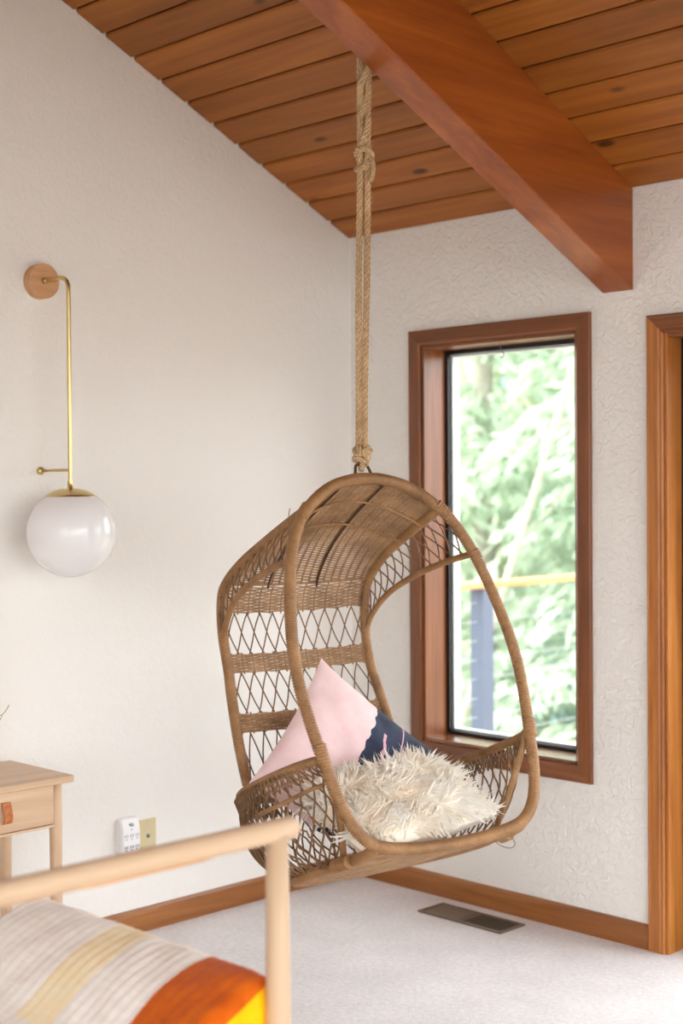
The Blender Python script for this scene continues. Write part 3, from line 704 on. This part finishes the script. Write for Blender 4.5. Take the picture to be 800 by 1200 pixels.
MB().box(0, .006, -.035, .035, 0, .115).build('cover', M['almond'], plate, smooth=False, bevel=.0025)
MB().lathe([(0, .0055), (.0065, .0055), (.0065, .010), (.004, .014), (0, .014)], 12, 0, (0, 0, .058)).build('coax_jack', M['slot'], plate)
for zc in (.016, .1): MB().lathe([(0, .0055), (.0032, .0055), (.0026, .0072), (0, .0074)], 10, 0, (0, 0, zc)).build('screw', M['almond'], plate)

# ------------------------------------------------------------------ floor register
ven = tag(empty('floor_register', (.711, -.146, 0)), 'brown metal floor vent set in the carpet beneath the window', 'vent')
hw, hd = .186, .067
mb = MB().box(-hw, hw, -hd, -hd + .012, .001, .007).box(-hw, hw, hd - .012, hd, .001, .007).box(-hw, -hw + .012, -hd + .012, hd - .012, .001, .007).box(hw - .012, hw, -hd + .012, hd - .012, .001, .007).box(-.006, .006, -hd + .012, hd - .012, .001, .007)
mb.build('frame', M['vent'], ven, smooth=False, bevel=.001)
MB().box(-hw + .012, hw - .012, -hd + .012, hd - .012, .0005, .0015).build('duct_shade', M['ventshade'], ven, smooth=False)  # flat black sheet standing in for the shade below the louvers
sl = {}
for s, n in ((-1, 22), (1, 11)):
    for k in range(n):
        x = s * (.012 + (hw - .03) * (k + .5) / n + .002)
        if s not in sl:
            t_ = .0072 if s < 0 else .0016; h_ = .0022 if s < 0 else .0020  # right slats thinned so the black sheet shows as shade between them
            o = sl[s] = MB().box(-t_ / 2, t_ / 2, -hd + .012, hd - .012, -h_ / 2, h_ / 2).build('louver', M['vent'], ven, smooth=False)
        else: o = sl[s].copy(); COL.objects.link(o)
        o.location = (x, 0, .0045)

# ------------------------------------------------------------------ nightstand
ns = tag(empty('nightstand', (.19, -1.755, 0)), 'pale wood nightstand with one drawer against the left wall', 'nightstand')
def npart(mb, name, mat, parent=None, **k): return mb.build(name, M[mat], parent or ns, **k)
npart(MB().box(-.175, .17, -.225, .225, .632, .652), 'top', 'beech', smooth=False, bevel=.003)
npart(MB().box(-.155, .142, -.165, .165, .512, .632), 'carcass', 'beech', smooth=False, bevel=.001)
npart(MB().box(-.155, .152, -.165, .165, .505, .5125), 'bottom_panel', 'beech', smooth=False)
dr = npart(MB().box(.143, .154, -.1645, .1645, .5155, .629), 'drawer', 'beech', smooth=False, bevel=.0015)
pl_ = [(.1545, 0, .603), (.1575, 0, .603), (.166, 0, .585), (.172, 0, .562), (.166, 0, .545), (.157, 0, .541)]
P = spline(pl_, 16); g = [[(p[0], -.014, p[2]), (p[0], .014, p[2]), (p[0] + .003, .014, p[2] + .001), (p[0] + .003, -.014, p[2] + .001)] for p in P]
pull = npart(MB().grid(np.array(g), closed_v=True), 'leather_pull', 'leather', dr, smooth=False)
npart(MB().lathe([(0, .157), (.0045, .157), (.0045, .160), (.003, .162), (0, .162)], 14, 0, (0, 0, .600)), 'rivet', 'steel', dr)
for x in (-.14, .135):
    for y in (-.182, .182):
        npart(MB().lathe([(0, 0), (.0135, 0), (.0175, .15), (.0185, .5), (.0185, .632), (0, .632)], 20, 2, (x, y, 0)), 'leg', 'beechz')
vase = tag(empty('bud_vase', (.12, -1.80, .652)), 'small vase of dried grass stems on the nightstand at the left edge', 'vase')
MB().lathe([(0, 0), (.024, 0), (.034, .02), (.036, .045), (.022, .075), (.014, .095), (.016, .105), (.012, .104), (.010, .095), (0, .02)], 28).build('pot', plain('stoneware', lin(196, 178, 156), .6), vase)
grass = plain('dried_grass', lin(168, 148, 104), .8)
for a, l in ((1.25, .175), (1.9, .2), (.2, .22), (-1.2, .2), (2.9, .2)):
    d = np.array([math.cos(a), math.sin(a), 0])
    MB().tube(spline([(0, 0, .09), tuple(d * .02 + np.array([0, 0, .13])), tuple(d * l * .85 + np.array([0, 0, .17])), tuple(d * l + np.array([0, 0, .20]))], 16), np.linspace(.0022, .0012, 16), 6).build('stem', grass, vase)

# ------------------------------------------------------------------ bed
bed = tag(empty('bed_frame', (1.0, -2.98, 0)), 'pale round-railed wooden bed frame in the foreground', 'bed')
def bpart(mb, name, mat, parent=None, **k):
    o = mb.build(name, M[mat], None, **k); o.parent = bed; o.matrix_parent_inverse = Matrix.Translation(-Vector(bed.location)); return o
RX, RZ = 2.0, .8725
def rail_mesh(x, z, ya, yb, r_):
    n = 28; t = np.linspace(0, 1, n); ys = ya + (yb - ya) * t
    cap = np.linspace(0, math.pi / 2, 7)
    pts = [(x, ya + r_ * .6 * (1 - math.sin(c)), z) for c in cap[:-1]][::1]; rr = [r_ * (.62 + .38 * math.sin(c)) for c in cap[:-1]]
    pts = [(x, ya - 0 + .012 * (1 - math.sin(c)), z) for c in cap[:-1]]
    pts += [(x, y, z) for y in ys]; rr += [r_] * n
    pts += [(x, yb - .012 * (1 - math.cos(c)) - .0, z) for c in cap[1:]]; rr += [r_ * (.62 + .38 * math.cos(c)) for c in cap[1:]]
    return MB().tube(pts, rr, 28)
bpart(rail_mesh(RX, RZ, -2.178, -3.80, .0212), 'foot_rail', 'birch')
g_ = MB().tube([(RX + .0135, -2.36, RZ - .0155), (RX + .0138, -2.40, RZ - .0158), (RX + .0138, -2.62, RZ - .0158), (RX + .0135, -2.66, RZ - .0155)], [.0012, .004, .004, .0012], 10)
groove = g_.build('rail_groove', M['disc'], None); groove.parent = bed; groove.matrix_parent_inverse = Matrix.Translation(-Vector(bed.location))
for y in (-2.213, -3.765):
    bpart(MB().lathe([(0, 0), (.019, 0), (.0235, .3), (.0225, .6), (.0205, RZ - .004), (0, RZ - .004)], 28, 2, (RX, y, 0)), 'leg', 'birchz')
    bpart(MB().lathe([(0, 0), (.019, 0), (.0225, .3), (.0205, .92), (.015, .93), (0, .93)], 28, 2, (.06, y, 0)), 'leg', 'birchz')
bpart(rail_mesh(.06, .90, -2.178, -3.80, .02), 'head_rail', 'birch')
for y in (-2.245, -3.735): bpart(MB().box(.06, RX - .02, y - .012, y + .012, .20, .30), 'side_rail', 'birch', smooth=False, bevel=.004)
for x in (.10, RX - .04): bpart(MB().box(x - .012, x + .012, -3.72, -2.26, .20, .28), 'end_rail', 'birch', smooth=False, bevel=.004)
ma = tag(empty('mattress', (1.0, -2.99, .30)), 'pale mattress on the bed frame under the folded quilt', 'mattress')
MB().box(-.90, .93, -.72, .72, 0, .14).build('core', plain('mattress_ticking', lin(226, 220, 212), .9), ma, smooth=False, bevel=.04)
def mk_quilt():
    M_ = Mat('patchwork_quilt', 0.9, 0.1); c = M_.n('ShaderNodeTexCoord').outputs['Object']; sp = M_.n('ShaderNodeSeparateXYZ', {0: c}); x, y, z = sp.outputs
    n1 = M_.noise(M_.coord((14, 70, 30)), 1.0, 4, .6, .6); n2 = M_.noise(M_.coord(), 20, 3, .6)
    beige = M_.ramp(n1.outputs[0], [(0.3, lin(243, 236, 230)), (0.68, lin(252, 248, 244))])
    yel = M_.ramp(n1.outputs[0], [(0.3, lin(248, 228, 184)), (0.68, lin(253, 240, 210))])
    ora = M_.ramp(n2.outputs[0], [(0.3, lin(188, 80, 8)), (0.68, lin(210, 100, 16))])
    gold = M_.ramp(n2.outputs[0], [(0.3, lin(240, 168, 0)), (0.7, lin(252, 190, 14))])
    xs_ = M_.math('ADD', x, M_.math('MULTIPLY', M_.math('SUBTRACT', n2.outputs[0], .5), .012))
    def between(v, a, b_): return M_.math('MULTIPLY', M_.math('GREATER_THAN', v, a), M_.math('LESS_THAN', v, b_))
    stripe = M_.math('MULTIPLY', between(xs_, 1.535, 1.642), M_.math('GREATER_THAN', y, -2.475))
    col = M_.mix(stripe, beige, yel)
    col = M_.mix(M_.math('MAXIMUM', M_.math('GREATER_THAN', xs_, 1.822), M_.math('LESS_THAN', xs_, 1.250)), col, ora)
    gz = M_.math('MULTIPLY', M_.math('GREATER_THAN', xs_, 1.955), M_.math('LESS_THAN', M_.math('ADD', z, M_.math('MULTIPLY', y, -.45)), .575 + .45 * 2.25))
    col = M_.mix(gz, col, gold)
    M_.color(col)
    st_ = M_.math('ABSOLUTE', M_.math('SINE', M_.math('MULTIPLY', x, math.pi / .027)))
    h = M_.math('ADD', M_.math('MULTIPLY', M_.math('POWER', st_, .5), .5), M_.math('MULTIPLY', n1.outputs[0], 1.0))
    M_.bump(h, .22, .004); M_.b.inputs['Sheen Weight'].default_value = .1
    return M_.m
qx = np.linspace(1.25, 1.965, 110)
prof = [(-2.186, .36), (-2.180, .42), (-2.178, .48), (-2.180, .53), (-2.188, .566), (-2.204, .588), (-2.228, .599), (-2.262, .596), (-2.30, .583), (-2.34, .566), (-2.38, .544), (-2.42, .516), (-2.455, .490), (-2.50, .468), (-2.56, .456), (-2.66, .452), (-3.0, .450), (-3.4, .45), (-3.66, .449), (-3.70, .44), (-3.716, .42), (-3.718, .36)]
pp = spline([(0, a, b_) for a, b_ in prof], 220)[:, 1:]
G = np.zeros((len(qx) + 9, len(pp), 3)); zc_ = .40
for i, x in enumerate(qx):
    e = 1 - .05 * max(0, (x - 1.90) / .065) ** 2
    for j, (y, z) in enumerate(pp):
        pk = .0010 * math.sin(x / .027 * math.pi * 2 + 1.2 * math.sin(y * 9)) + .003 * math.sin(y * 37 + 3 * math.sin(x * 11)) * math.sin(x * 23)
        G[i, j] = (x, y, zc_ + (z - zc_) * e + pk * (1 if z > .4 else 0))
for k in range(9):
    f = (k + 1) / 9; i = len(qx) + k
    for j, (y, z) in enumerate(pp):
        zz = G[len(qx) - 1, j, 2]; G[i, j] = (1.965 + .016 * math.sin(f * math.pi / 2), y + (-.004 if y > -2.3 else 0) * f, zz - (.012 * f + .16 * f * f * (1 if zz > .4 else 0)) + (.0))
q = MB().grid(G).build('quilt', mk_quilt())
sm = q.modifiers.new('thickness', 'SOLIDIFY'); sm.thickness = .008; sm.offset = -1
tag(q, 'cream patchwork quilt with orange and yellow end folded over the bed', 'quilt')

# ------------------------------------------------------------------ outside: deck, railing, ground, trees
RXO = -1.165
deck = tag(empty('deck', (1.5, 2.5, -.06)), kind='structure')
bd = None
for k in range(44):
    if bd is None: o = bd = MB().box(-.066, .066, -2.3, 2.6, -.03, 0).build('deck_board', M['deck'], deck, smooth=False)
    else: o = bd.copy(); COL.objects.link(o)
    o.location = (-2.75 + k * .14, 0, 0)
rl = tag(empty('deck_railing', (RXO, 2.6, -.06)), 'wood-capped cable railing of the deck outside the window', 'railing')
MB().box(-.06, .06, -2.2, 2.5, 1.002, 1.032).build('cap_rail', M['cedarcap'], rl, smooth=False, bevel=.004)
for y in (-1.95, -.41, 1.15, 2.45): MB().box(-.045, .045, y - .045, y + .045, .0, 1.0).build('post', M['post'], rl, smooth=False)
for k in range(9): MB().tube([(0, -2.0, .08 + k * .105), (0, 2.45, .08 + k * .105)], .0020, 6).build('cable', M['cable'], rl)
def mk_leaf(name, c0, c1):
    M_ = Mat(name, .6, .25); n1 = M_.noise(M_.coord(), 3.0, 3, .6); M_.color(M_.ramp(n1.outputs[0], [(.3, c0), (.7, c1)]))
    tr = M_.n('ShaderNodeBsdfTranslucent'); M_.t.links.new(M_.ramp(n1.outputs[0], [(.3, c0), (.7, c1)]), tr.inputs[0])
    mx = M_.n('ShaderNodeMixShader', {0: .55, 1: M_.b.outputs[0], 2: tr.outputs[0]}); M_.t.links.new(mx.outputs[0], M_.t.nodes['Material Output'].inputs[0]); return M_.m
leafs = [mk_leaf('fir_needles', lin(172, 190, 166), lin(208, 220, 202)), mk_leaf('spruce_needles', lin(156, 184, 182), lin(196, 214, 214)), mk_leaf('maple_leaves', lin(182, 194, 160), lin(212, 218, 190))]  # foliage paled so its colour carries the bright haze over the view
bark = rattan('conifer_bark', lin(150, 144, 134), lin(184, 176, 164), .9); pale = rattan('pale_bark', lin(160, 154, 140), lin(194, 188, 174), .8)
gr = MB(); gx = np.linspace(-40, 40, 50); gy = np.linspace(-40, 45, 56)
gr.grid(np.array([[(x, y, -1.6 + .05 * max(0, y - 5) + .18 * math.sin(x * .7) * math.sin(y * .6)) for y in gy] for x in gx]))
gm = Mat('forest_floor', .95, .1); nn = gm.noise(gm.coord(), 1.2, 5, .6); gm.color(gm.ramp(nn.outputs[0], [(.35, lin(96, 92, 84)), (.65, lin(134, 128, 116))]))  # carried round the unseen sides and toned dull to cut light from below
tag(gr.build('ground', gm.m), kind='structure')
def conifer(x, y, h, rad, li, label, seed, z0=-1.6, droop=.55):
    r_ = np.random.default_rng(seed); t = tag(empty('conifer', (x, y, z0)), label, 'tree', 'trees beyond the deck')
    MB().tube([(0, 0, -.3), (.02, 0, h * .5), (0, 0, h)], [.05 + .012 * h, .03 + .008 * h, .01], 10).build('trunk', bark, t)
    V = []; 
    nb = int(26 * h)
    for k in range(nb):
        f = r_.random() ** .85; z = .25 + f * (h - .3); L_ = rad * (1 - .86 * f) * r_.uniform(.75, 1.1) + .15; a = r_.uniform(0, 2 * math.pi); d = np.array([math.cos(a), math.sin(a), 0]); sd_ = np.array([-d[1], d[0], 0])
        m_ = int(44 * L_ / rad + 10); u = r_.random(m_) ** .8
        ax = np.outer(u * L_, d) + np.stack([0 * u, 0 * u, z + .16 * L_ * np.sin(u * 2.2) - droop * L_ * u ** 2], 1)
        spread = (.05 + .30 * L_ * (1 - u) * u * 2.0)[:, None] * r_.normal(0, .7, (m_, 1)); q0 = ax + sd_ * spread
        dirv = d * .6 + np.sign(spread) * sd_ * .7 + np.array([0, 0, -.75]) + r_.normal(0, .3, (m_, 3)); dirv /= np.linalg.norm(dirv, axis=1, keepdims=True)
        ln = r_.uniform(.14, .30, (m_, 1)); wd = np.cross(dirv, r_.normal(0, 1, (m_, 3))); wd /= np.linalg.norm(wd, axis=1, keepdims=True); wd *= r_.uniform(.022, .05, (m_, 1))
        V.append(np.stack([q0, q0 + dirv * ln * .5 - wd, q0 + dirv * ln, q0 + dirv * ln * .5 + wd], 1).reshape(-1, 3))
    V = np.concatenate(V); k = np.arange(len(V) // 4) * 4
    me = bpy.data.meshes.new('crown'); me.from_pydata(V.tolist(), [], np.stack([k, k + 1, k + 2, k + 3], 1).tolist()); me.materials.append(leafs[li])
    o = bpy.data.objects.new('crown', me); COL.objects.link(o); o.parent = t; tag(o, kind='stuff')
conifer(-3.3, 6.6, 7.0, 1.7, 0, 'nearest drooping pale green fir seen through the window', 1)
conifer(-5.3, 7.2, 8.5, 2.0, 0, 'tall pale green fir at the left of the window view', 2)
conifer(-4.2, 8.8, 6.2, 2.0, 1, 'blue-green spruce at the right of the window view', 3)
conifer(-7.0, 9.4, 9.0, 2.2, 2, 'light yellow-green tree behind the tall fir', 4)
conifer(-5.9, 10.8, 9.5, 2.3, 0, 'fir in the second row behind the blue-green spruce', 5)
conifer(-8.6, 12.2, 11.0, 2.6, 1, 'distant blue-green spruce farthest left beyond the deck', 6)
conifer(-6.9, 13.8, 11.0, 2.6, 2, 'distant yellow-green tree in the middle of the window view', 7)
conifer(-4.9, 12.6, 10.0, 2.4, 1, 'distant spruce farthest right beyond the deck', 8)
conifer(-10.5, 16.5, 13.0, 3.0, 0, 'far fir of the last row on the left', 9)
conifer(-8.6, 17.5, 13.0, 3.2, 1, 'far spruce of the last row in the middle', 10)
conifer(-6.2, 17.0, 13.0, 3.0, 2, 'far tree of the last row on the right', 11)
tk = tag(empty('leaning_trunk', (-4.34, 5.2, -1.6)), 'bare pale trunk leaning right in front of the firs', 'tree')
MB().tube(spline([(-.04, 0, -.1), (.50, 0, 1.25), (1.16, 0, 2.9), (1.61, 0, 4.02), (2.2, 0, 5.5)], 40), np.linspace(.036, .020, 40), 10).build('trunk', pale, tk)
for z, a in ((2.7, .6), (3.4, 2.4), (4.2, .4)):
    xk = np.interp(z, [-.1, 1.25, 2.9, 4.02, 5.5], [-.04, .5, 1.16, 1.61, 2.2])
    MB().tube(spline([(xk, 0, z), (xk + .25 * math.cos(a), .1, z + .2), (xk + .55 * math.cos(a), .15, z + .5)], 10), np.linspace(.007, .003, 10), 6).build('branch', pale, tk)
